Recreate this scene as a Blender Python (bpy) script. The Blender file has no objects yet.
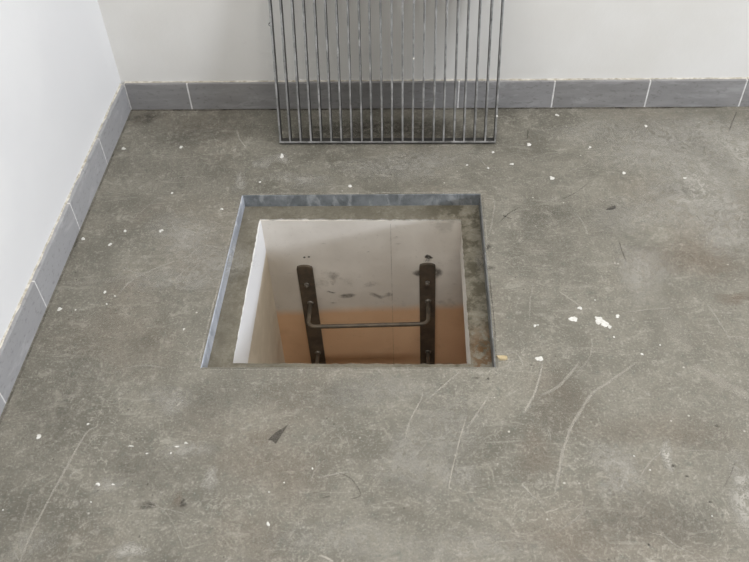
import bpy, bmesh, math, random
from mathutils import Vector, Matrix
random.seed(7)
sc = bpy.context.scene
col = sc.collection
PI = math.pi

# ------------------------------------------------------------------ helpers
def obj(name, bm, mats, parent=None, smooth=False):
    me = bpy.data.meshes.new(name)
    bmesh.ops.recalc_face_normals(bm, faces=bm.faces) if not bm.loops.layers.float_color.get('keep') else None
    bm.to_mesh(me); bm.free()
    for m in (mats if isinstance(mats, (list, tuple)) else [mats]):
        me.materials.append(m)
    if smooth:
        me.polygons.foreach_set('use_smooth', [True] * len(me.polygons))
    o = bpy.data.objects.new(name, me); col.objects.link(o)
    if parent: o.parent = parent
    return o

def struct(name, bm, mats, **k):
    o = obj(name, bm, mats, **k); o['kind'] = 'structure'; return o

def tag(o, label, cat, group=None):
    o['label'] = label; o['category'] = cat
    if group: o['group'] = group
    return o

def thing(name, label, cat, loc=(0, 0, 0), rot=(0, 0, 0)):
    o = bpy.data.objects.new(name, None); col.objects.link(o)
    o.location = loc; o.rotation_euler = rot; o.empty_display_size = .05
    return tag(o, label, cat)

def box(bm, lo, hi, mat=0, bev=0, seg=1):
    vs = [bm.verts.new((x, y, z)) for z in (lo[2], hi[2]) for y in (lo[1], hi[1]) for x in (lo[0], hi[0])]
    fs = [bm.faces.new([vs[i] for i in f]) for f in ((0, 2, 3, 1), (4, 5, 7, 6), (0, 1, 5, 4), (2, 6, 7, 3), (0, 4, 6, 2), (1, 3, 7, 5))]
    for f in fs: f.material_index = mat
    if bev:
        es = list({e for f in fs for e in f.edges})
        r = bmesh.ops.bevel(bm, geom=es, offset=bev, segments=seg, affect='EDGES', profile=.5)
        for f in r['faces']: f.material_index = mat
    return vs

def prism(bm, bottom, top, mat=0):
    b = [bm.verts.new(p) for p in bottom]; t = [bm.verts.new(p) for p in top]
    n = len(b); fs = [bm.faces.new(b[::-1]), bm.faces.new(t)]
    for i in range(n): fs.append(bm.faces.new((b[i], b[(i + 1) % n], t[(i + 1) % n], t[i])))
    for f in fs: f.material_index = mat
    return fs

def tube(bm, pts, r, n=12, mat=0, cap=True):
    pts = [Vector(p) for p in pts]; rings = []; up = None
    for i, p in enumerate(pts):
        t = ((pts[min(i + 1, len(pts) - 1)] - p).normalized() + (p - pts[max(i - 1, 0)]).normalized()).normalized()
        if up is None: up = Vector((0, 0, 1)) if abs(t.z) < .9 else Vector((1, 0, 0))
        a = (up - t * up.dot(t)).normalized(); b = t.cross(a); up = a
        rings.append([bm.verts.new(p + (a * math.cos(2 * PI * k / n) + b * math.sin(2 * PI * k / n)) * r) for k in range(n)])
    for q, w in zip(rings, rings[1:]):
        for k in range(n): bm.faces.new((q[k], q[(k + 1) % n], w[(k + 1) % n], w[k])).material_index = mat
    if cap:
        bm.faces.new(rings[0][::-1]).material_index = mat; bm.faces.new(rings[-1]).material_index = mat

def bez(a, c, b, n=6):
    a, b, c = Vector(a), Vector(b), Vector(c)
    return [a * (1 - t) ** 2 + c * 2 * t * (1 - t) + b * t * t for t in [k / n for k in range(n + 1)]]

# ------------------------------------------------------------------ materials
class NT:
    def __init__(s, name):
        s.m = bpy.data.materials.new(name); s.m.use_nodes = True
        s.t = s.m.node_tree; s.b = s.t.nodes['Principled BSDF']; s.o = s.t.nodes['Material Output']
        s.pos = s.n('ShaderNodeNewGeometry').outputs['Position']
    def n(s, ty, **k):
        x = s.t.nodes.new(ty)
        for a, v in k.items(): setattr(x, a, v)
        return x
    def set(s, sock, v):
        if isinstance(v, bpy.types.NodeSocket): s.t.links.new(v, sock)
        else: sock.default_value = v
    def vec(s, scale=(1, 1, 1), rot=(0, 0, 0), src=None):
        x = s.n('ShaderNodeMapping'); s.set(x.inputs['Vector'], src or s.pos)
        x.inputs['Scale'].default_value = scale; x.inputs['Rotation'].default_value = rot; return x.outputs[0]
    def noise(s, scale, detail=4, rough=.55, vec=None, dist=0):
        x = s.n('ShaderNodeTexNoise'); s.set(x.inputs['Vector'], vec or s.pos)
        x.inputs['Scale'].default_value = scale; x.inputs['Detail'].default_value = detail
        x.inputs['Roughness'].default_value = rough; x.inputs['Distortion'].default_value = dist
        return x.outputs['Fac']
    def ramp(s, f, a, b, lo=0., hi=1.):
        x = s.n('ShaderNodeMapRange', interpolation_type='SMOOTHSTEP'); s.set(x.inputs[0], f)
        for i, v in zip((1, 2, 3, 4), (a, b, lo, hi)): x.inputs[i].default_value = v
        return x.outputs[0]
    def mix(s, f, a, b, mode='MIX'):
        x = s.n('ShaderNodeMix', data_type='RGBA', blend_type=mode); s.set(x.inputs[0], f)
        for i, v in ((6, a), (7, b)): s.set(x.inputs[i], v if isinstance(v, bpy.types.NodeSocket) else (*v, 1))
        return x.outputs[2]
    def math(s, op, a, b=0.):
        x = s.n('ShaderNodeMath', operation=op); s.set(x.inputs[0], a); s.set(x.inputs[1], b); return x.outputs[0]
    def xyz(s):
        x = s.n('ShaderNodeSeparateXYZ'); s.set(x.inputs[0], s.pos); return x.outputs
    def bump(s, h, strength, dist):
        x = s.n('ShaderNodeBump'); s.set(x.inputs['Height'], h); x.inputs['Strength'].default_value = strength
        x.inputs['Distance'].default_value = dist; s.t.links.new(x.outputs[0], s.b.inputs['Normal'])
    def fin(s, color, rough=.6, metal=0., spec=.5):
        s.set(s.b.inputs['Base Color'], color if isinstance(color, bpy.types.NodeSocket) else (*color, 1))
        s.set(s.b.inputs['Roughness'], rough); s.set(s.b.inputs['Metallic'], metal)
        s.b.inputs['Specular IOR Level'].default_value = spec
        return s.m
    def alpha(s, a):
        s.set(s.b.inputs['Alpha'], a); return s.m

def concrete_color(g):
    big = g.noise(1.1, 3, .5); mid = g.noise(5.5, 7, .66, dist=.5); fine = g.noise(48, 7, .74, dist=.3); grit = g.noise(190, 5, .75)
    warm = g.noise(2.1, 5, .6, vec=g.vec(rot=(0, 0, .7)))
    c = g.mix(g.ramp(mid, .36, .64), (.132, .125, .104), (.228, .217, .187))
    c = g.mix(g.ramp(big, .4, .62, 0, .4), c, (.232, .222, .193))
    c = g.mix(g.ramp(warm, .48, .68, 0, .5), c, (.228, .20, .165))
    blot = g.noise(16, 7, .75, vec=g.vec(rot=(0, 0, 2.1)), dist=.8)
    c = g.mix(g.ramp(blot, .55, .66, 0, .5), c, (.36, .347, .305))
    c = g.mix(g.ramp(blot, .46, .36, 0, .45), c, (.135, .13, .112))
    c = g.mix(g.ramp(fine, .30, .47, .6, 0), c, (.115, .13, .112))
    c = g.mix(g.ramp(fine, .54, .70, 0, .55), c, (.40, .39, .36))
    c = g.mix(g.ramp(grit, .34, .47, .7, 0), c, (.125, .12, .105))
    c = g.mix(g.ramp(grit, .54, .67, 0, .6), c, (.46, .455, .425))
    # fine trowel streaks
    st = g.noise(10, 6, .7, vec=g.vec((1, 5, 1), (0, 0, .55)), dist=.6)
    st2 = g.noise(8, 6, .7, vec=g.vec((1, 6, 1), (0, 0, -.9)), dist=.8)
    c = g.mix(g.ramp(st, .58, .68, 0, .3), c, (.42, .41, .37))
    c = g.mix(g.ramp(st2, .59, .68, 0, .3), c, (.42, .41, .37))
    # curling pale scuffs
    for sc_, rot, th in ((7., .3, .50), (13., 1.7, .49), (21., 2.6, .51)):
        w = g.noise(sc_, 5, .62, vec=g.vec(rot=(0, 0, rot)), dist=2.2)
        ridge = g.ramp(g.math('ABSOLUTE', g.math('SUBTRACT', w, th)), .004, .02, 1, 0)
        mask = g.math('MULTIPLY', g.ramp(g.noise(3.3, 4, .6, vec=g.vec(rot=(0, .2, rot * 2))), .47, .62), g.ramp(g.noise(60, 3, .6), .4, .6))
        c = g.mix(g.math('MULTIPLY', g.math('MULTIPLY', ridge, mask), .42), c, (.47, .455, .41))
    # tiny pits and specks
    v = g.n('ShaderNodeTexVoronoi'); g.set(v.inputs['Vector'], g.pos); v.inputs['Scale'].default_value = 34
    dot = g.math('MULTIPLY', g.ramp(v.outputs['Distance'], .05, .10, 1, 0), g.ramp(g.noise(7, 2), .5, .6))
    c = g.mix(g.math('MULTIPLY', dot, .75), c, (.075, .07, .06))
    w = g.n('ShaderNodeTexVoronoi'); g.set(w.inputs['Vector'], g.vec(rot=(0, 0, 1.1))); w.inputs['Scale'].default_value = 23
    dot2 = g.math('MULTIPLY', g.ramp(w.outputs['Distance'], .035, .075, 1, 0), g.ramp(g.noise(4, 2, vec=g.vec(rot=(0, .3, .2))), .52, .6))
    c = g.mix(g.math('MULTIPLY', dot2, .8), c, (.62, .61, .58))
    c = g.mix(1., c, (.985, .97, .93), 'MULTIPLY')
    return c, mid, fine, grit

def m_concrete():
    g = NT('polished_concrete'); c, mid, fine, grit = concrete_color(g)
    g.bump(g.math('ADD', g.math('MULTIPLY', mid, .5), g.math('ADD', fine, g.math('MULTIPLY', grit, .4))), .25, .004)
    return g.fin(c, g.ramp(mid, .3, .7, .5, .68), spec=.45)

def m_ledge():
    g = NT('dirty_ledge_concrete'); c, mid, fine, grit = concrete_color(g)
    n = g.noise(18, 5, .7); n2 = g.noise(60, 4, .7, vec=g.vec((1, 1, 3)))
    x = g.xyz()
    c = g.mix(.6, c, (.165, .147, .108))
    c = g.mix(g.math('MULTIPLY', g.ramp(n, .44, .6), g.ramp(x[0], .45, .66, .3, .9)), c, (.075, .066, .044))
    c = g.mix(g.ramp(n2, .62, .74, 0, .3), c, (.30, .275, .22))
    rust = g.math('MULTIPLY', g.ramp(x[1], -.42, -.55), g.math('MULTIPLY', g.ramp(x[0], .62, .66), g.ramp(n2, .4, .55)))
    c = g.mix(g.math('MULTIPLY', rust, .7), c, (.12, .055, .015))
    g.bump(g.math('ADD', n, g.math('MULTIPLY', n2, .6)), .6, .006)
    return g.fin(c, .85, spec=.3)

def m_mark(name, c1, c2, scale, lo, hi, rough=.75, dist=.3):
    g = NT(name); at = g.n('ShaderNodeAttribute', attribute_name='mark').outputs['Fac']
    n = g.noise(scale, 6, .72, dist=dist); f = g.noise(scale * 6, 4, .7)
    k = g.math('MULTIPLY', at, g.ramp(g.math('ADD', g.math('MULTIPLY', n, .6), g.math('MULTIPLY', f, .4)), lo, hi))
    g.fin(g.mix(f, c1, c2), rough, spec=.35); return g.alpha(k)

def m_wall(name, base, warm):
    g = NT(name); n = g.noise(2.2, 4, .5); f = g.noise(55, 5, .6); d = g.noise(14, 6, .7, dist=.8)
    c = g.mix(g.ramp(n, .38, .65), base, warm)
    c = g.mix(g.ramp(d, .66, .78, 0, .16), c, (.42, .41, .37))
    g.bump(g.math('ADD', f, g.math('MULTIPLY', g.noise(160, 3), .4)), .12, .003)
    return g.fin(c, .62, spec=.3)

def m_tile():
    g = NT('grey_porcelain_tile'); oi = g.n('ShaderNodeAttribute', attribute_name='tone').outputs['Fac']
    n = g.noise(7, 5, .6, vec=g.vec((1, 1, 5))); f = g.noise(60, 4, .6, vec=g.vec((1, 1, 2)))
    c = g.mix(g.ramp(n, .35, .7), (.190, .184, .177), (.255, .247, .240))
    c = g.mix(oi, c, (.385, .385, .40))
    c = g.mix(g.ramp(f, .3, .45, .35, 0), c, (.085, .08, .072))
    sm = g.noise(5, 5, .7, vec=g.vec((1, 1, 3.5), (.35, 0, .2)), dist=.5)
    c = g.mix(g.math('MULTIPLY', g.ramp(sm, .53, .68, 0, .6), g.math('ADD', oi, .3)), c, (.47, .465, .475))
    g.bump(f, .08, .002)
    return g.fin(c, .42, spec=.5)

def m_grout():
    g = NT('pale_grout'); n = g.noise(40, 5, .7); f = g.noise(14, 4, .6)
    c = g.mix(g.ramp(n, .35, .62), (.40, .36, .28), (.68, .65, .58))
    c = g.mix(g.ramp(f, .6, .72, 0, .7), c, (.20, .17, .12))
    g.bump(n, .5, .003); return g.fin(c, .85, spec=.25)

def m_galv(name, dark, light, rough, metal=.85):
    g = NT(name); n = g.noise(30, 5, .65); f = g.noise(150, 4, .7); r = g.noise(22, 5, .7, vec=g.vec((1, 1, .6)))
    c = g.mix(g.ramp(n, .35, .68), dark, light)
    c = g.mix(g.ramp(f, .3, .46, .45, 0), c, (.05, .046, .042))
    c = g.mix(g.ramp(r, .66, .76, 0, .5), c, (.19, .13, .085))
    g.bump(f, .15, .001); return g.fin(c, g.ramp(n, .3, .7, rough - .1, rough + .12), metal, .5)

def m_flange(name, d, l, w):
    g = NT(name); n = g.noise(14, 5, .65); f = g.noise(90, 5, .7)
    st = g.noise(26, 5, .7, vec=g.vec((1, 1, .5)), dist=.7)
    c = g.mix(g.ramp(n, .35, .66), d, l)
    c = g.mix(g.ramp(st, .52, .66, 0, w), c, (.78, .78, .78))
    c = g.mix(g.ramp(f, .3, .42, .6, 0), c, (.06, .055, .05))
    g.bump(f, .3, .002); return g.fin(c, .48, g.ramp(st, .5, .66, .3, .05), .5)

def m_shaft(name, band=False):
    g = NT(name); x = g.xyz(); n = g.noise(11, 6, .65); b = g.noise(3.2, 4, .55); f = g.noise(70, 5, .65)
    up = g.mix(g.ramp(b, .35, .65), (.63, .585, .52), (.78, .74, .675))
    up = g.mix(g.ramp(n, .57, .72, 0, .4), up, (.27, .245, .205))
    lo = g.mix(g.ramp(b, .35, .65), (.70, .455, .275), (.78, .53, .335))
    lo = g.mix(g.ramp(n, .55, .7, 0, .35), lo, (.58, .37, .22))
    # paint stops at a slightly sloping, slightly uneven line
    z = g.math('ADD', x[2], g.math('ADD', g.math('MULTIPLY', x[0], -.062), g.math('MULTIPLY', g.math('SUBTRACT', n, .5), .035)))
    c = g.mix(g.ramp(z, -.475, -.425), lo, up)
    c = g.mix(g.ramp(f, .26, .42, .22, 0), c, (.26, .235, .195))
    if band:                                           # white strip on the left neck, window light put into its colour
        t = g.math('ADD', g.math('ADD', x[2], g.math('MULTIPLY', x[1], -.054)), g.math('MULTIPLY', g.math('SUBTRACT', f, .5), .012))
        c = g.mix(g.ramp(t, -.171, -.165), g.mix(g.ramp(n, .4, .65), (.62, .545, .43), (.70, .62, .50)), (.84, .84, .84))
    g.bump(g.math('ADD', n, g.math('MULTIPLY', f, .5)), .2, .004)
    return g.fin(c, .8, spec=.25)

def m_steel():
    g = NT('rusted_black_steel'); n = g.noise(24, 5, .65); f = g.noise(120, 4, .7)
    c = g.mix(g.ramp(n, .38, .66), (.095, .080, .062), (.15, .118, .085))
    c = g.mix(g.ramp(f, .56, .72, 0, .4), c, (.15, .085, .045))
    g.bump(f, .3, .0015); return g.fin(c, .55, .35, .5)

def m_simple(name, c1, c2, scale=60, rough=.6, metal=0., spec=.4):
    g = NT(name); n = g.noise(scale, 5, .65); g.bump(n, .2, .002)
    return g.fin(g.mix(g.ramp(n, .35, .65), c1, c2), rough, metal, spec)

CONC = m_concrete(); LEDGE = m_ledge()
DUST = m_mark('pale_scuff', (.40, .385, .345), (.55, .53, .48), 38, .40, .56, dist=1.2)
LINE = m_mark('pale_scratch', (.44, .41, .35), (.58, .55, .49), 60, .27, .52)
GRIME = m_mark('dark_grime', (.06, .055, .047), (.12, .108, .09), 45, .34, .58)
DARKLINE = m_mark('dark_crack', (.05, .045, .04), (.09, .08, .065), 60, .34, .58)
RUST = m_mark('brown_stain', (.215, .165, .12), (.28, .22, .17), 24, .3, .6)
PAINT = m_simple('white_paint_drops', (.62, .61, .57), (.78, .77, .74), 120, .55)
WALL_L = m_wall('white_wall_paint', (.77, .77, .775), (.81, .81, .81))
WALL_B = m_wall('off_white_wall_paint', (.74, .725, .69), (.79, .78, .755))
TILE = m_tile(); GROUT = m_grout()
GALV = m_galv('shaded_galvanised_bar', (.055, .053, .05), (.12, .117, .112), .55, .5); EDGE = m_galv('lit_worn_bar_edge', (.34, .34, .335), (.54, .54, .535), .4)  # shade between bars painted on the sides, highlights on the worn edges
FLANGE = m_flange('galvanised_angle', (.155, .17, .18), (.27, .29, .305), .2); FLANGE_PALE = m_flange('lit_smeared_angle', (.36, .39, .45), (.56, .59, .66), .6); FLANGE_DARK = m_flange('shaded_angle', (.11, .115, .115), (.2, .205, .205), .15); SHAFT = m_shaft('shaft_render'); SHAFT_L = m_shaft('shaft_render_lit_neck', True); STEEL = m_steel()
WELD = m_simple('weld_bead', (.16, .145, .125), (.27, .25, .215), 150, .45, .5)
WOOD = m_simple('pale_wood_chip', (.44, .35, .20), (.56, .46, .29), 90, .7)
RIM = m_simple('chipped_paint_rim', (.50, .47, .41), (.76, .74, .70), 60, .8)
JOINT = m_simple('white_tile_joint', (.62, .61, .60), (.78, .77, .76), 60, .8)
CHIP = m_simple('dark_chip', (.05, .046, .04), (.09, .082, .07), 90, .7)
WHITE = m_simple('painted_frame', (.72, .72, .71), (.78, .78, .77), 30, .5)
SCRATCHES = [(4.5, 0.45, [(-0.272, -1.12), (-0.273, -1.083), (-0.261, -0.996), (-0.247, -0.919), (-0.227, -0.824), (-0.204, -0.805)]), (6, 0.25, [(-0.296, -1.059), (-0.3, -1.004), (-0.3, -0.972)]), (4, 0.5, [(-0.232, -0.93), (-0.22, -0.918), (-0.207, -0.911)]), (3, 0.4, [(-0.263, -0.907), (-0.232, -0.913), (-0.205, -0.918)]), (3, 0.5, [(0.52, -0.687), (0.519, -0.717), (0.499, -0.762), (0.488, -0.794), (0.482, -0.828)]), (2.5, 0.6, [(0.619, -0.76), (0.596, -0.844), (0.574, -0.936), (0.582, -0.947)]), (2.5, 0.55, [(0.613, -0.637), (0.57, -0.681), (0.537, -0.718)]), (4, 0.7, [(0.313, -1.096), (0.329, -1.102), (0.345, -1.11)]), (6, 0.45, [(1.031, -0.602), (0.945, -0.67), (0.904, -0.702), (0.852, -0.781), (0.826, -0.835), (0.805, -0.902), (0.787, -0.965)]), (5, 0.55, [(0.804, -0.611), (0.78, -0.689), (0.76, -0.729), (0.744, -0.759)]), (6, 0.4, [(0.894, -0.604), (0.853, -0.657), (0.825, -0.686), (0.785, -0.709)]), (3, 0.5, [(0.724, -0.934), (0.736, -0.95), (0.75, -0.969)]), (22, 0.3, [(1.143, -0.619), (1.174, -0.639), (1.218, -0.679), (1.264, -0.711)]), (2.5, 0.6, [(0.868, -0.38), (0.879, -0.391), (0.901, -0.415), (0.923, -0.438)]), (4, 0.35, [(1.231, -0.419), (1.244, -0.476), (1.257, -0.536)]), (4, 0.45, [(-0.268, -0.412), (-0.238, -0.347), (-0.177, -0.297), (-0.117, -0.271), (-0.099, -0.283)]), (4, 0.4, [(-0.065, 0.325), (-0.048, 0.276), (-0.018, 0.226)]), (2.5, 0.5, [(0.727, -0.584), (0.744, -0.584), (0.753, -0.605), (0.758, -0.626)]), (3, 0.4, [(0.697, -0.018), (0.731, -0.022), (0.724, -0.087), (0.703, -0.19)]), (14, 0.18, [(-0.43, -0.359), (-0.325, -0.351), (-0.199, -0.317), (-0.075, -0.263), (0.022, -0.184)]), (5, 0.3, [(-0.117, -0.271), (-0.07, -0.216), (-0.012, -0.232)]), (5, 0.25, [(-0.09, -0.328), (-0.072, -0.279), (-0.034, -0.263)]), (40, 0.14, [(1.104, -0.228), (1.108, -0.34), (1.123, -0.477), (1.154, -0.571)]), (4, 0.4, [(0.669, -0.713), (0.644, -0.755), (0.615, -0.803)]), (3, 0.4, [(0.97, -0.916), (0.999, -0.877), (1.029, -0.852)])]
CRACKS = [(2.4, 0.42, [(0.336, -0.912), (0.368, -0.927), (0.391, -0.964), (0.369, -0.974)]), (2.5, 0.7, [(1.534, 0.415), (1.51, 0.368), (1.481, 0.309)]), (3, 0.5, [(0.862, 0.319), (0.853, 0.266)]), (2.2, 0.4, [(0.925, -0.018), (0.967, 0.011), (1.023, 0.068)]), (3, 0.5, [(0.741, -0.117), (0.766, -0.083), (0.802, -0.053)]), (3, 0.4, [(0.311, -0.973), (0.329, -0.968)]), (4, 0.45, [(0.752, -0.087), (0.759, -0.096), (0.775, -0.104)]), (3, 0.4, [(1.053, -0.189), (1.059, -0.274)]), (2, 0.3, [(1.131, -0.941), (1.157, -0.906), (1.176, -0.874)])]
SPLATS = [(0.8929, -0.4752, 0.0122, 0.0116), (0.9558, -0.478, 0.0134, 0.0132), (0.9673, -0.4893, 0.0133, 0.0125), (0.9778, -0.4989, 0.0072, 0.0065), (0.9147, -0.4384, 0.0062, 0.0068), (1.0031, -0.4644, 0.0061, 0.0067), (0.9829, -0.5323, 0.0029, 0.0032), (0.7976, -0.4975, 0.0049, 0.0049), (0.8051, -0.4955, 0.0024, 0.0033), (0.7973, -0.6007, 0.0094, 0.0106), (0.9077, 0.0779, 0.0102, 0.0094), (1.1211, 0.1009, 0.0073, 0.0067), (1.0394, -0.5843, 0.0037, 0.0043), (0.9622, 0.4003, 0.008, 0.0068), (0.8571, 0.2431, 0.0098, 0.0088), (0.7966, 0.1451, 0.0066, 0.0063), (1.0412, 0.2288, 0.0061, 0.0051), (1.2323, 0.3378, 0.0068, 0.0071), (-0.4178, -0.1878, 0.0071, 0.0072), (-0.3355, -0.2107, 0.0062, 0.0062), (-0.3074, -0.1558, 0.0057, 0.0056), (-0.2055, -0.1544, 0.0071, 0.0072), (-0.301, -0.3911, 0.0053, 0.0052), (-0.2852, -0.4334, 0.0031, 0.0036), (-0.2709, -0.4052, 0.0026, 0.0029), (-0.4024, -0.4515, 0.0078, 0.0065), (-0.3602, -0.4546, 0.0026, 0.0029), (-0.2275, 0.2353, 0.007, 0.0074), (-0.4084, 0.2284, 0.008, 0.0081), (0.0966, 0.1876, 0.0081, 0.0132), (-0.0486, -0.0616, 0.0058, 0.0053), (0.0451, 0.061, 0.0042, 0.0043), (-0.2089, 0.0103, 0.0048, 0.0047), (0.3142, 0.0418, 0.0059, 0.0083), (-0.3313, -0.8329, 0.0081, 0.0063), (-0.0787, -0.8727, 0.0033, 0.0021), (-0.1184, -0.8543, 0.0066, 0.0024), (-0.166, -0.9484, 0.0053, 0.0049), (-0.1336, -0.949, 0.0043, 0.0024), (-0.1692, -0.9903, 0.0025, 0.0019), (-0.23, -0.7985, 0.0045, 0.0028), (-0.348, -1.0116, 0.0021, 0.0019), (0.2852, -0.904, 0.0026, 0.0029), (0.228, -0.9384, 0.0021, 0.0024), (0.1992, -0.961, 0.0021, 0.0019), (0.2061, -1.0328, 0.0041, 0.0055), (0.7439, 0.2049, 0.0061, 0.0051), (0.7236, 0.126, 0.0045, 0.0039), (0.6617, 0.1407, 0.0045, 0.0039), (-0.0684, -0.516, 0.0025, 0.0033), (1.0872, -0.5563, 0.0024, 0.0025), (1.2927, 0.077, 0.0057, 0.0048), (0.9566, -0.4109, 0.0025, 0.0024), (0.968, -0.863, 0.0021, 0.002), (0.9948, -0.8964, 0.0025, 0.0019), (1.0964, -0.9994, 0.002, 0.0018), (-0.0165, -0.8541, 0.0057, 0.0023), (0.0015, -0.8449, 0.0055, 0.0031), (-0.0263, -0.8706, 0.0031, 0.0026)]
STAINS = [(-0.0503, -0.9951, 0.0146, 0.0115, 0.75, 'grime'), (0.0238, -0.9893, 0.0083, 0.0092, 0.8, 'grime'), (0.0119, -0.9826, 0.0125, 0.0139, 0.5, 'rust'), (-0.0491, -1.0649, 0.0026, 0.0026, 1, 'grime'), (0.2055, -0.9089, 0.096, 0.0822, 0.28, 'rust'), (0.1667, -0.8245, 0.0354, 0.0207, 0.35, 'rust'), (0.1744, -1.0677, 0.0799, 0.0622, 0.2, 'rust'), (0.7617, -0.8587, 0.034, 0.0679, 0.35, 'rust'), (0.9867, -1.0143, 0.1182, 0.075, 0.3, 'grime'), (1.0453, -0.886, 0.0042, 0.0037, 1, 'grime'), (1.068, -0.9101, 0.0037, 0.0036, 1, 'grime'), (1.1003, -0.9684, 0.0032, 0.003, 0.9, 'grime'), (0.9591, -1.0634, 0.0031, 0.0025, 0.9, 'grime'), (1.1618, -0.7846, 0.0043, 0.004, 0.7, 'grime'), (1.038, -0.8595, 0.0126, 0.0347, 0.6, 'dust_and_light'), (0.9309, -0.883, 0.046, 0.0623, 0.35, 'dust_and_light'), (1.1696, -0.9628, 0.032, 0.0814, 0.5, 'dust_and_light'), (0.9078, -0.933, 0.0246, 0.0325, 0.3, 'dust_and_light'), (-0.0636, -1.0933, 0.032, 0.0191, 0.5, 'dust_and_light'), (0.0028, -0.8626, 0.0482, 0.0254, 0.35, 'dust_and_light'), (-0.0581, -0.7306, 0.0509, 0.0421, 0.3, 'dust_and_light'), (-0.1397, -0.9503, 0.0298, 0.0241, 0.3, 'dust_and_light'), (-0.1341, -0.172, 0.0898, 0.0895, 0.35, 'dust_and_light'), (-0.0296, -0.2901, 0.0754, 0.0898, 0.3, 'dust_and_light'), (-0.1393, -0.3467, 0.1061, 0.0516, 0.25, 'dust_and_light'), (-0.2282, -0.419, 0.104, 0.0773, 0.15, 'rust'), (0.0977, 0.1775, 0.0247, 0.0301, 0.4, 'dust_and_light'), (0.0391, 0.1528, 0.0369, 0.0248, 0.4, 'dust_and_light'), (-0.0141, 0.0564, 0.024, 0.0376, 0.4, 'dust_and_light'), (1.3224, 0.0221, 0.1689, 0.1757, 0.45, 'dust_and_light'), (1.4878, 0.2114, 0.1184, 0.1495, 0.45, 'dust_and_light'), (1.2194, 0.2127, 0.1792, 0.0998, 0.35, 'dust_and_light'), (1.394, 0.3152, 0.1833, 0.0855, 0.35, 'dust_and_light'), (1.3477, -0.1484, 0.0802, 0.0975, 0.35, 'dust_and_light'), (1.1037, -0.0868, 0.11, 0.0756, 0.25, 'dust_and_light'), (1.0857, 0.3173, 0.1854, 0.0742, 0.25, 'dust_and_light'), (1.0892, -0.3036, 0.0616, 0.1086, 0.35, 'dust_and_light'), (1.2262, -0.2658, 0.1292, 0.0902, 0.35, 'rust'), (1.2659, 0.0222, 0.0452, 0.0455, 0.2, 'grime'), (0.8434, -0.1897, 0.1343, 0.1525, 0.13, 'grime'), (0.9901, -0.1079, 0.1371, 0.1024, 0.1, 'grime'), (1.3052, -0.4017, 0.0493, 0.0212, 0.5, 'rust'), (1.0408, -0.7966, 0.1505, 0.0518, 0.25, 'rust'), (0.5574, -0.8291, 0.0868, 0.1214, 0.22, 'dust_and_light'), (0.5973, -0.9146, 0.0377, 0.0329, 0.3, 'dust_and_light'), (0.4709, -0.8804, 0.064, 0.0621, 0.25, 'dust_and_light'), (0.4231, -0.6966, 0.1147, 0.05, 0.2, 'dust_and_light'), (0.3089, -0.712, 0.1603, 0.0551, 0.15, 'grime'), (-0.22, -0.5529, 0.1488, 0.1139, 0.2, 'rust'), (-0.314, -0.7338, 0.084, 0.1125, 0.2, 'grime'), (-0.0628, -0.9132, 0.0776, 0.0487, 0.2, 'grime'), (-0.1841, 0.3259, 0.1782, 0.1083, 0.3, 'grime'), (-0.2379, 0.1192, 0.1533, 0.0973, 0.2, 'grime'), (-0.3791, 0.3943, 0.0533, 0.0291, 0.6, 'grime'), (0.3947, 0.322, 0.3163, 0.0587, 0.35, 'grime'), (0.3944, 0.3328, 0.3015, 0.0431, 0.3, 'grime'), (0.4753, 0.1414, 0.2104, 0.0672, 0.3, 'dust_and_light'), (0.1637, 0.0702, 0.0895, 0.0375, 0.3, 'dust_and_light'), (0.6768, -0.2681, 0.0132, 0.0301, 0.6, 'grime'), (0.7012, -0.2178, 0.0067, 0.0117, 0.9, 'grime'), (0.7012, -0.298, 0.0105, 0.0112, 0.5, 'grime'), (0.3737, -1.064, 0.1189, 0.0495, 0.2, 'dust_and_light'), (0.6105, -1.07, 0.1174, 0.041, 0.2, 'dust_and_light'), (0.0574, -0.7292, 0.0921, 0.0661, 0.2, 'grime'), (0.7877, -1.0562, 0.0976, 0.0497, 0.2, 'rust'), (0.6723, -0.6622, 0.0046, 0.004, 0.9, 'grime'), (0.6471, -0.6596, 0.0069, 0.0043, 0.5, 'grime'), (0.0705, -0.935, 0.0213, 0.0238, 0.4, 'dust_and_light'), (-0.2659, -1.0866, 0.0405, 0.035, 0.25, 'dust_and_light'), (0.8302, -0.7195, 0.0895, 0.0808, 0.2, 'rust')]  # pale patches at the far right strengthened to imitate brighter light there
# ------------------------------------------------------------------ setting
XL, YB = -.4491, .455            # plastered faces of the left and back wall
TX, TY, TH = -.4367, .4426, .0969  # faces and height of the tile skirting
HOLE = [(.0037, -.0036), (.691, .0026), (.6897, -.6269), (-.0013, -.6358)]   # clear opening at floor level: far-left, far-right, near-right, near-left
FT = .0035                        # flange thickness
def grow(q, d):
    s = ((-1, 1), (1, 1), (1, -1), (-1, -1)); return [(a + sx * d, b + sy * d) for (a, b), (sx, sy) in zip(q, s)]
OUT = grow(HOLE, FT)

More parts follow.
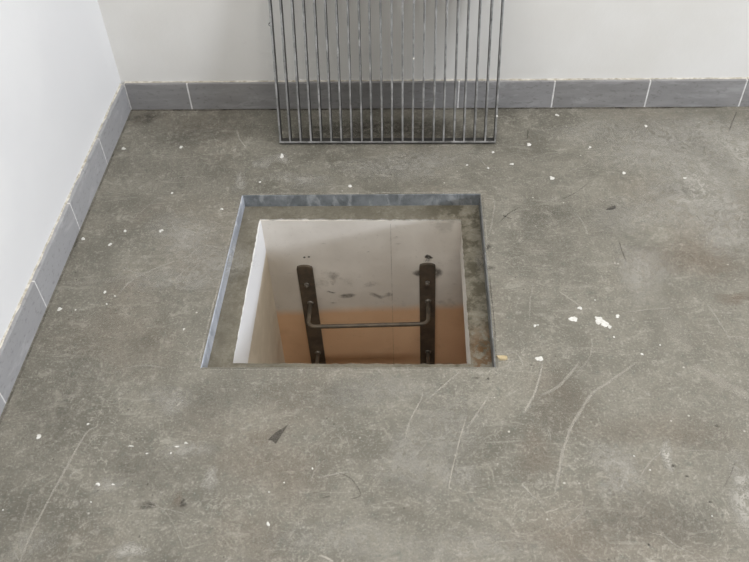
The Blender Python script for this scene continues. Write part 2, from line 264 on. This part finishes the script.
def floor():
    bm = bmesh.new(); la = bm.verts.layers.float.new('mark')
    ext = [(XL - .1, YB + .1), (5.1, YB + .1), (5.1, -3.6), (XL - .1, -3.6)]
    a = [bm.verts.new((*p, 0)) for p in ext]; b = [bm.verts.new((*p, 0)) for p in OUT]; c = [bm.verts.new((*p, -.045)) for p in OUT]
    for i in range(4):
        j = (i + 1) % 4
        bm.faces.new((a[j], a[i], b[i], b[j])); bm.faces.new((b[j], b[i], c[i], c[j]))
    bmesh.ops.recalc_face_normals(bm, faces=bm.faces)
    for f in bm.faces:
        if abs(f.normal.z) > .9 and f.normal.z < 0: f.normal_flip()
    lift = [.00015]
    def up(): lift[0] += .000004; return lift[0]
    def fan(x, y, rx, ry, al, mi):
        z = up(); n = 18; al *= 1.7 if mi == 1 else 1; ctr = bm.verts.new((x, y, z)); ctr[la] = al; ph = random.random() * 6
        rr = [1 + .22 * math.sin(2 * PI * k / n * 2 + ph) + .16 * math.sin(2 * PI * k / n * 3 + 2 * ph) + random.uniform(-.08, .08) for k in range(n)]
        r1 = []; r2 = []
        for k in range(n):
            t = 2 * PI * k / n
            v = bm.verts.new((x + rx * .55 * rr[k] * math.cos(t), y + ry * .55 * rr[k] * math.sin(t), z)); v[la] = al * .75; r1.append(v)
            v = bm.verts.new((x + rx * 1.25 * rr[k] * math.cos(t), y + ry * 1.25 * rr[k] * math.sin(t), z)); v[la] = 0; r2.append(v)
        for k in range(n):
            j = (k + 1) % n
            for vs in ((ctr, r1[k], r1[j]), (r1[k], r2[k], r2[j], r1[j])):
                f = bm.faces.new(vs); f.material_index = mi
    def strip(w, al, pts, mi):
        z = up(); P = [Vector(p) for p in pts]; Q = []
        for i in range(len(P) - 1):                       # smooth the polyline (Catmull-Rom)
            p0, p1, p2, p3 = P[max(i - 1, 0)], P[i], P[i + 1], P[min(i + 2, len(P) - 1)]
            for k in range(5):
                t = k / 5
                Q.append(.5 * ((2 * p1) + (p2 - p0) * t + (2 * p0 - 5 * p1 + 4 * p2 - p3) * t * t + (3 * p1 - p0 - 3 * p2 + p3) * t ** 3))
        Q.append(P[-1]); rows = []; N = len(Q)
        for i, q in enumerate(Q):
            d = (Q[min(i + 1, N - 1)] - Q[max(i - 1, 0)]).normalized(); n = Vector((-d.y, d.x))
            e = min(1, 7 * min(i, N - 1 - i) / N + .15); ww = w * .0008 * (.5 + .5 * e) * random.uniform(.75, 1.25)
            q = q + n * random.uniform(-.12, .12) * w * .001
            row = []
            for s, al2 in ((-1, 0), (-.4, 1), (.4, 1), (1, 0)):
                p = q + n * s * ww; v = bm.verts.new((p.x, p.y, z)); v[la] = al * al2 * e; row.append(v)
            rows.append(row)
        for r, s in zip(rows, rows[1:]):
            for k in range(3): bm.faces.new((r[k], s[k], s[k + 1], r[k + 1])).material_index = mi
    MI = {'dust_and_light': 1, 'grime': 2, 'rust': 3}
    order = {'rust': 0, 'dust_and_light': 1, 'grime': 2}
    for x, y, rx, ry, al, k in sorted(STAINS, key=lambda s: (order[s[5]], -s[2])): fan(x, y, rx, ry, al, MI[k])
    for w, al, p in SCRATCHES: strip(w, al, p, 4)
    for w, al, p in CRACKS: strip(w, al, p, 5)
    for k in range(110):                                   # short random scuffs all over the slab
        x, y = random.uniform(-.4, 1.6), random.uniform(-1.25, .40)
        if -.03 < x < .72 and -.66 < y < .03: continue
        t = random.uniform(0, PI); L = random.uniform(.015, .09); c = random.uniform(-.3, .3)
        strip(random.uniform(1.5, 4), random.uniform(.12, .35), [(x, y), (x + L * math.cos(t), y + L * math.sin(t)), (x + 1.8 * L * math.cos(t + c), y + 1.8 * L * math.sin(t + c))], 4)
    # dirt line along the skirting, and a worn rim round the opening
    for s in range(12):
        x0 = TX + s * .16; strip(random.uniform(5, 8), .6, [(x0 - .02, TY - .004), (x0 + .08, TY - .005 + random.uniform(-.002, .002)), (x0 + .18, TY - .004)], 5)
        y0 = TY - s * .13; strip(random.uniform(4, 6), .3, [(TX + .004, y0 + .02), (TX + .005, y0 - .06), (TX + .004, y0 - .15)], 5)
    for i in range(4):
        p, q = OUT[i], OUT[(i + 1) % 4]
        for k in range(6):
            a0, a1 = k / 6 + random.uniform(-.02, .02), (k + 1) / 6 + random.uniform(-.02, .05)
            o = ((0, .004), (.004, 0), (0, -.004), (-.004, 0))[i]; g = random.uniform(.6, 1.6)
            strip(random.uniform(2, 4), random.uniform(.3, .6) * (.45 if i == 2 else 1), [(p[0] + (q[0] - p[0]) * t + o[0] * g, p[1] + (q[1] - p[1]) * t + o[1] * g) for t in (a0, (a0 + a1) / 2, a1)], 4 if i != 1 or random.random() < .5 else 5)
    # dark wedge shaped gouge stain
    z = up(); ring = [(.181, -.835), (.196, -.815), (.222, -.794), (.212, -.815), (.200, -.845), (.191, -.836)]
    vs = [bm.verts.new((x, y, z)) for x, y in ring]
    for v in vs: v[la] = 1.15
    bm.faces.new(vs[::-1]).material_index = 2
    # dried white paint drops, slightly domed
    for x, y, rx, ry in SPLATS:
        n = 18; ph = random.random() * 6; rx *= .8; ry *= .8; rr = [1 + .2 * math.sin(2 * PI * k / n * 2 + ph) + .12 * math.sin(2 * PI * k / n * 3 - ph) + random.uniform(-.2, .2) for k in range(n)]
        top = bm.verts.new((x, y, .0012)); z0 = .00005; a = []; b = []
        for k in range(n):
            t = 2 * PI * k / n; r = rr[k]
            a.append(bm.verts.new((x + rx * .75 * r * math.cos(t), y + ry * .75 * r * math.sin(t), .0011)))
            b.append(bm.verts.new((x + rx * r * math.cos(t), y + ry * r * math.sin(t), z0)))
        for k in range(n):
            j = (k + 1) % n
            bm.faces.new((top, a[k], a[j])).material_index = 6; bm.faces.new((a[k], b[k], b[j], a[j])).material_index = 6
    me = bpy.data.meshes.new('floor'); bm.to_mesh(me); bm.free()
    for m in (CONC, DUST, GRIME, RUST, LINE, DARKLINE, PAINT): me.materials.append(m)
    o = bpy.data.objects.new('floor', me); col.objects.link(o); o['kind'] = 'structure'
floor()

bm = bmesh.new(); box(bm, (XL - .1, -3.6, 0), (XL, YB + .1, 2.9)); struct('wall_left', bm, WALL_L)
bm = bmesh.new(); box(bm, (XL, YB, 0), (5.1, YB + .1, 2.9)); struct('wall_back', bm, WALL_B)

# unseen right wall and low strip window, added to shape the daylight
bm = bmesh.new(); WZ0, WZ1, WY0, WY1 = 1.03, 1.51, -3.65, -.95
for lo, hi in (((5.1, -3.7, 0), (5.3, YB + .1, WZ0)), ((5.1, -3.7, WZ1), (5.3, YB + .1, 2.9)), ((5.1, WY1, WZ0), (5.3, YB + .1, WZ1)), ((5.1, -3.7, WZ0), (5.3, WY0, WZ1))): box(bm, lo, hi)
struct('added_wall_right', bm, WALL_B)
bm = bmesh.new(); t = .03
for lo, hi in (((5.12, WY0, WZ0), (5.18, WY1, WZ0 + t)), ((5.12, WY0, WZ1 - t), (5.18, WY1, WZ1)), ((5.12, WY0, WZ0 + t), (5.18, WY0 + t, WZ1 - t)), ((5.12, WY1 - t, WZ0 + t), (5.18, WY1, WZ1 - t))): box(bm, lo, hi)
struct('added_window_1', bm, WHITE)

def skirting(name, cuts, horizontal):
    """cut list = positions of the joints; tiles with eased edges bedded in grout"""
    bm = bmesh.new(); tone = bm.faces.layers.float.new('tone'); g = .0022
    for a, b in zip(cuts, cuts[1:]):
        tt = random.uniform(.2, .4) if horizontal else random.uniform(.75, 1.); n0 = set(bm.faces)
        if horizontal: box(bm, (a + g, TY, .0001), (b - g, YB, TH), 0, .0012, 2)
        else: box(bm, (XL, a + g, .0001), (TX, b - g, TH), 0, .0012, 2)
        for f in set(bm.faces) - n0: f[tone] = tt
    lo, hi = cuts[0], cuts[-1]
    if horizontal:
        box(bm, (lo, TY + .0008, 0), (hi, YB, TH - .001), 2)
    else:
        box(bm, (XL, lo, 0), (TX - .0008, hi, TH - .001), 2)
    # uneven bead of grout along the top edge against the wall
    N = 150; prev = None
    for k in range(N + 1):
        s = lo + (hi - lo) * k / N; w = .001 + random.uniform(0, .004); h = .0005 + random.uniform(0, .0018)
        if horizontal: pts = [(s, YB, TH - .002), (s, YB, TH + h + .002), (s, YB - w, TH + h * .7), (s, YB - w - .002, TH - .002)]
        else: pts = [(XL, s, TH - .002), (XL, s, TH + h + .002), (XL + w, s, TH + h * .7), (XL + w + .002, s, TH - .002)]
        vs = [bm.verts.new(p) for p in pts]
        if prev:
            for i in range(3):
                f = bm.faces.new((prev[i], vs[i], vs[i + 1], prev[i + 1])); f.material_index = 1
        prev = vs
    struct(name, bm, [TILE, GROUT, JOINT])
xb = [TX, -.2316, .6463, .9493, 1.248, 1.5473] + [1.5473 + .2985 * k for k in range(1, 9)]
skirting('baseboard_back', xb, True)
yl = [TY - .0, .1467, -.1493, -.4462, -.7446] + [-.7446 - .2985 * k for k in range(1, 9)]
skirting('baseboard_left', sorted(yl), False)

# concrete ledge on which the loose grate sits, with a ragged inner rim
LZ = -.040
IN = [(.054, -.056), (.637, -.0585), (.639, -.585), (.058, -.589)]
def ledge():
    bm = bmesh.new(); inner = []; outer = []; N = 46
    for i in range(4):
        (x0, y0), (x1, y1) = IN[i], IN[(i + 1) % 4]; (u0, v0), (u1, v1) = OUT[i], OUT[(i + 1) % 4]
        for k in range(N):
            t = k / N; jx = random.uniform(-.0009, .0009); jy = random.uniform(-.0009, .0009)
            if random.random() < .09: jx *= 3; jy *= 3
            inner.append((x0 + (x1 - x0) * t + jx, y0 + (y1 - y0) * t + jy)); outer.append((u0 + (u1 - u0) * t, v0 + (v1 - v0) * t))
    n = len(inner)
    o0 = [bm.verts.new((*p, LZ)) for p in outer]; m0 = []
    cx, cy = .345, -.32
    for p, q in zip(inner, outer):
        m0.append(bm.verts.new((p[0] * .8 + q[0] * .2, p[1] * .8 + q[1] * .2, LZ + random.uniform(-.0005, .0012))))
    i0 = [bm.verts.new((*p, LZ - random.uniform(.0005, .004))) for p in inner]
    i1 = [bm.verts.new((p[0] + (p[0] - cx) * .012, p[1] + (p[1] - cy) * .012, LZ - .016)) for p in inner]
    for A, B in ((o0, m0), (m0, i0), (i0, i1)):
        for k in range(n):
            j = (k + 1) % n; bm.faces.new((A[k], A[j], B[j], B[k])).material_index = 1 if B is i1 else 0
    return struct('trim_1', bm, [LEDGE, RIM])
ledge()

# shaft: painted walls, the right hand side set back under the slab
SX0, SX1, SY0, SY1, SZ = .057, .86, -.592, -.0575, -1.9
bm = bmesh.new(); la = bm.verts.layers.float.new('mark')
box(bm, (SX0 - .1, SY1, SZ), (SX1 + .1, SY1 + .1, LZ - .008), 0)
def wmark(pts, al, mi):
    """thin smear on the shaft's far wall: centre line in x, z with half width"""
    rows = []
    for i, (x, z, w) in enumerate(pts):
        row = []
        for s, a2 in ((-1, 0), (-.4, 1), (.4, 1), (1, 0)):
            v = bm.verts.new((x, SY1 - .0004, z + s * w)); v[la] = al * a2 * (0 if i in (0, len(pts) - 1) else 1); row.append(v)
        rows.append(row)
    for r, s in zip(rows, rows[1:]):
        for k in range(3): bm.faces.new((r[k], r[k + 1], s[k + 1], s[k])).material_index = mi
wmark([(.225, -.345, .004), (.235, -.347, .006), (.25, -.352, .003), (.262, -.352, .001)], .6, 1)
wmark([(.262, -.368, .006), (.28, -.368, .012), (.305, -.364, .012), (.325, -.362, .004)], .5, 1)
wmark([(.36, -.35, .01), (.38, -.362, .012), (.40, -.372, .01), (.415, -.37, .006)], .4, 1)
wmark([(.41, -.36, .012), (.425, -.358, .014), (.44, -.362, .006)], .4, 1)
wmark([(.24, -.30, .01), (.25, -.31, .012), (.265, -.305, .006)], .3, 1)
wmark([(.23, -.27, .012), (.255, -.275, .02), (.28, -.268, .006)], .3, 1)
wmark([(.34, -.32, .01), (.37, -.31, .016), (.40, -.312, .006)], .25, 1)
wmark([(.534, -.192, .006), (.543, -.191, .011), (.553, -.194, .008), (.562, -.198, .002)], 1.6, 1)
wmark([(.53, -.205, .006), (.544, -.206, .012), (.56, -.206, .006)], .8, 2)
wmark([(.497, -.262, .004), (.512, -.262, .016), (.528, -.262, .016), (.54, -.262, .01)], .6, 1)
wmark([(.555, -.262, .02), (.57, -.262, .028), (.583, -.262, .022), (.596, -.262, .006)], .6, 1)
wmark([(.166, -.196, .002), (.171, -.196, .005), (.176, -.196, .002)], 1.4, 1)
wmark([(.18, -.194, .002), (.185, -.194, .004), (.190, -.194, .002)], 1.4, 1)
for k in range(24):
    x, z = random.uniform(.08, .62), random.uniform(-.42, -.10); w = random.uniform(.001, .004); L = random.uniform(.004, .03)
    wmark([(x, z, w), (x + L * .5, z + random.uniform(-.003, .003), w), (x + L, z, w * .5)], random.uniform(.12, .35), 1)
rows = []
for k in range(30):                                        # hairline joint
    z = -.06 - k * .03; row = []
    for s, a2 in ((-1, 0), (0, .5), (1, 0)):
        v = bm.verts.new((.4345 + .003 * k / 30 + s * .0014, SY1 - .0003, z)); v[la] = a2 * .8; row.append(v)
    rows.append(row)
for r, s in zip(rows, rows[1:]):
    for k in range(2): bm.faces.new((r[k], s[k], s[k + 1], r[k + 1])).material_index = 1
struct('wall_shaft_back', bm, [SHAFT, GRIME, DUST])
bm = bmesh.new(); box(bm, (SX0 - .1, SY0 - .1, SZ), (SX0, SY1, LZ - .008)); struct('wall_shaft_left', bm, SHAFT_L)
bm = bmesh.new(); box(bm, (SX1, SY0 - .1, SZ), (SX1 + .1, SY1, LZ - .13)); box(bm, (.641, SY0 - .1, LZ - .13), (SX1 + .1, SY1, LZ - .008)); struct('wall_shaft_right', bm, SHAFT)
bm = bmesh.new(); box(bm, (SX0 - .1, SY0 - .1, SZ), (SX1, SY0, LZ - .008)); struct('wall_shaft_front', bm, SHAFT)
bm = bmesh.new(); box(bm, (SX0 - .1, SY0 - .1, SZ - .1), (SX1 + .1, SY1 + .1, SZ)); struct('floor_shaft', bm, SHAFT)

# ------------------------------------------------------------------ steel angle frame round the opening
fr = thing('hatch_frame', 'galvanised steel angle frame set into the concrete around the square floor opening', 'frame', (.345, -.316, -.04))
inv = Matrix.Translation((-.345, .316, .04))
for i in range(4):
    bm = bmesh.new(); j = (i + 1) % 4
    a, b, c, d = HOLE[i], HOLE[j], OUT[j], OUT[i]
    prism(bm, [(*p, LZ) for p in (a, b, c, d)], [(*p, .0012) for p in (a, b, c, d)])
    bmesh.ops.bevel(bm, geom=[e for e in bm.edges if abs(e.verts[0].co.z - e.verts[1].co.z) < .001 and e.verts[0].co.z > 0], offset=.0009, segments=2, affect='EDGES')
    bm.transform(inv); obj('frame_bar', bm, (FLANGE, FLANGE_DARK, CONC, FLANGE_PALE)[i], fr)  # left bar painted window-lit with pale smears, right bar painted in shade

# ------------------------------------------------------------------ loose grate leaning on the wall
LEAN = math.radians(16); GW, GL, GD, GT, NB = .671, .63, .030, .0054, 22
gr = thing('floor_grate', 'loose galvanised bar grate leaning upright against the back wall', 'grate', (.419, .242 + GD * math.cos(LEAN), 0), (-LEAN, 0, -.002))
# local frame: x across, y into the depth (0 = back face, -GD = front face), z up along the bars
def flat(bm, lo, hi): box(bm, lo, hi, 0, .0007, 2)
def front(bm):                                             # worn front edge with its highlight put into the colour
    for f in bm.faces:
        if f.material_index == 0 and f.calc_center_median().y < -GD + .0008: f.material_index = 2
for k in range(NB):
    x = -GW / 2 + GT / 2 + (GW - GT) * k / (NB - 1) + (random.uniform(-.0012, .0012) if 0 < k < NB - 1 else 0)
    bm = bmesh.new(); flat(bm, (x - GT / 2, -GD, GT), (x + GT / 2, 0, GL - GT))
    sh = random.uniform(-.0012, .0012) if 0 < k < NB - 1 else 0        # bars are not perfectly straight
    for v in bm.verts: v.co.x += sh * v.co.z / GL
    if k in (13, 21):
        bmesh.ops.create_icosphere(bm, subdivisions=1, radius=.0035, matrix=Matrix.Translation((x + .001, -GD - .0005, .26 if k == 13 else .085)))
        for f in bm.faces:
            if len(f.verts) == 3: f.material_index = 1
    if k == 0:
        bmesh.ops.create_icosphere(bm, subdivisions=2, radius=.006, matrix=Matrix.Translation((x - GT / 2, -GD + .006, .36)))
    front(bm); obj('bar', bm, [GALV, PAINT, EDGE], gr)
for z0 in (0, GL - GT):
    bm = bmesh.new(); flat(bm, (-GW / 2 - .0005, -GD - .0003, z0), (GW / 2 + .0005, .0003, z0 + GT)); front(bm); obj('end_bar', bm, [GALV, PAINT, EDGE], gr)

# ------------------------------------------------------------------ rung ladder bolted to the far wall of the shaft
ld = thing('rung_ladder', 'rusty dark steel rung ladder bolted to the far wall inside the floor opening', 'ladder', (.36, SY1, -1.2))
def L(p): return (p[0] - .36, p[1] - SY1, p[2] + 1.2)
RAILS = (((.168, -.2275), .0158), ((.5446, -.2173), .0195))
RW, RT = .0246, .008
rx = []
for (cx, zt), slope in RAILS:
    f = lambda z, cx=cx, zt=zt, s=slope: cx + (zt - z) * s
    rx.append(f); bm = bmesh.new(); prof = []
    for k in range(9):                                     # rounded head
        t = PI * k / 8; prof.append((RW * math.cos(t) * 1.0, zt - .011 + .011 * math.sin(t) if 0 < k < 8 else zt - .013))
    prof = [(cx + x, z) for x, z in prof] + [(f(-1.3) - RW, -1.3), (f(-1.3) + RW, -1.3)]
    y0, y1 = SY1 - RT, SY1
    prism(bm, [L((x, y1, z)) for x, z in prof], [L((x, y0, z)) for x, z in prof])
    bmesh.ops.recalc_face_normals(bm, faces=bm.faces)
    bmesh.ops.bevel(bm, geom=[e for e in bm.edges if all(abs(v.co.y + RT) < 1e-5 for v in e.verts)], offset=.0012, segments=2, affect='EDGES')
    obj('rail', bm, STEEL, ld)
for side, zs in ((0, (-.306, -.56, -.82, -1.08)), (1, (-.296, -.56, -.82, -1.08))):
    for z in zs[:1]:
        bm = bmesh.new(); x = rx[side](z)
        bmesh.ops.create_cone(bm, cap_ends=True, segments=6, radius1=.0085, radius2=.0085, depth=.006, matrix=Matrix.Translation(L((x, SY1 - RT - .003, z))) @ Matrix.Rotation(PI / 2, 4, 'X'))
        bmesh.ops.create_cone(bm, cap_ends=True, segments=14, radius1=.0042, radius2=.0042, depth=.006, matrix=Matrix.Translation(L((x, SY1 - RT - .009, z))) @ Matrix.Rotation(PI / 2, 4, 'X'))
        obj('bolt', bm, WELD, ld)
REACH, RR = .105, .0067
for k in range(4):
    zl, zr = -.392 - .2525 * k, -.382 - .2525 * k
    xa, xb_ = rx[0](zl) + .003, rx[1](zr) + .0015
    y0, y1 = SY1 - RT + .001, SY1 - REACH; r = .026; za, zb = zl - .004, zr + .002
    pts = [(xa, y0, zl)] + bez((xa, y1 + r, za), (xa, y1, za), (xa + r, y1, za), 8) + bez((xb_ - r, y1, zb), (xb_, y1, zb), (xb_, y1 + r, zb), 8) + [(xb_, y0, zr)]
    bm = bmesh.new(); tube(bm, [L(p) for p in pts], RR, 14)
    rg = obj('rung', bm, STEEL, ld, True)
    for x, z in ((xa, zl), (xb_, zr)):
        bm = bmesh.new()
        bmesh.ops.create_icosphere(bm, subdivisions=2, radius=1, matrix=Matrix.Translation(L((x, SY1 - RT, z))) @ Matrix.Diagonal((.0108, .0055, .0098, 1)))
        for v in bm.verts: v.co += Vector((random.uniform(-1, 1), 0, random.uniform(-1, 1))) * .0008
        w = obj('weld', bm, WELD, rg, True)

# ------------------------------------------------------------------ bits lying on the slab
def sliver(name, ring, h, mat, label, cat):
    cx = sum(p[0] for p in ring) / len(ring); cy = sum(p[1] for p in ring) / len(ring)
    bm = bmesh.new()
    bot = [(x - cx, y - cy, .0) for x, y in ring]; top = [((x - cx) * .9, (y - cy) * .85, h * random.uniform(.7, 1.15)) for x, y in ring]
    prism(bm, bot, top); o = obj(name, bm, mat); o.location = (cx, cy, .0006); return tag(o, label, cat)
sliver('wood_splinter', [(.6965, -.594), (.702, -.595), (.710, -.594), (.722, -.5965), (.7225, -.604), (.715, -.6075), (.703, -.607), (.699, -.600)], .0045, WOOD, 'small pale wood splinter lying at the near right corner of the floor opening', 'wood chip')
sliver('debris_flake', [(1.040, -.066), (1.049, -.0585), (1.058, -.054), (1.069, -.046), (1.070, -.056), (1.062, -.063), (1.052, -.064)], .003, CHIP, 'small dark flake of debris on bare concrete right of the grate', 'debris')

# ------------------------------------------------------------------ camera
f_px, yaw, pitch, roll = 806.7179, -.0611, .7989, -.0398
fw = Vector((math.sin(yaw) * math.cos(pitch), math.cos(yaw) * math.cos(pitch), -math.sin(pitch)))
r0 = Vector((math.cos(yaw), -math.sin(yaw), 0)); u0 = r0.cross(fw)
r = r0 * math.cos(roll) + u0 * math.sin(roll); u = u0 * math.cos(roll) - r0 * math.sin(roll)
cam = bpy.data.objects.new('camera', bpy.data.cameras.new('camera')); col.objects.link(cam)
cam.matrix_world = Matrix(((r.x, u.x, -fw.x, .4884), (r.y, u.y, -fw.y, -1.8081), (r.z, u.z, -fw.z, 1.5037), (0, 0, 0, 1)))
cam.data.sensor_fit = 'HORIZONTAL'; cam.data.sensor_width = 36; cam.data.lens = 36 * f_px / 749
cam.data.clip_start = .02; sc.camera = cam

# ------------------------------------------------------------------ light
def area(name, loc, aim, sx, sy, power, color):
    l = bpy.data.lights.new(name, 'AREA'); l.shape = 'RECTANGLE'; l.size = sx; l.size_y = sy; l.energy = power; l.color = color
    o = bpy.data.objects.new(name, l); col.objects.link(o); o.location = loc
    o.rotation_euler = (Vector(aim) - Vector(loc)).to_track_quat('-Z', 'Y').to_euler(); return o
area('window_daylight', (5.2, -2.3, 1.27), (.2, -.2, 1.0), 2.6, .42, 185, (.83, .89, 1))
area('overhead_light', (.72, -1.32, 2.9), (.72, -1.32, 0), 1.3, .14, 56, (1, .97, .92))
area('overhead_light', (2.5, -.45, 2.9), (2.5, -.45, 0), .5, .5, 36, (1, .97, .92))  # lamp added to brighten the right side; no known fixture there
w = bpy.data.worlds.new('world'); sc.world = w; w.use_nodes = True
bg = w.node_tree.nodes['Background']; bg.inputs[0].default_value = (1, .985, .95, 1); bg.inputs[1].default_value = .21
sc.view_settings.view_transform = 'Standard'; sc.view_settings.look = 'None'; sc.view_settings.gamma = 1
sc.view_settings.use_curve_mapping = False; sc.view_settings.exposure = -.19
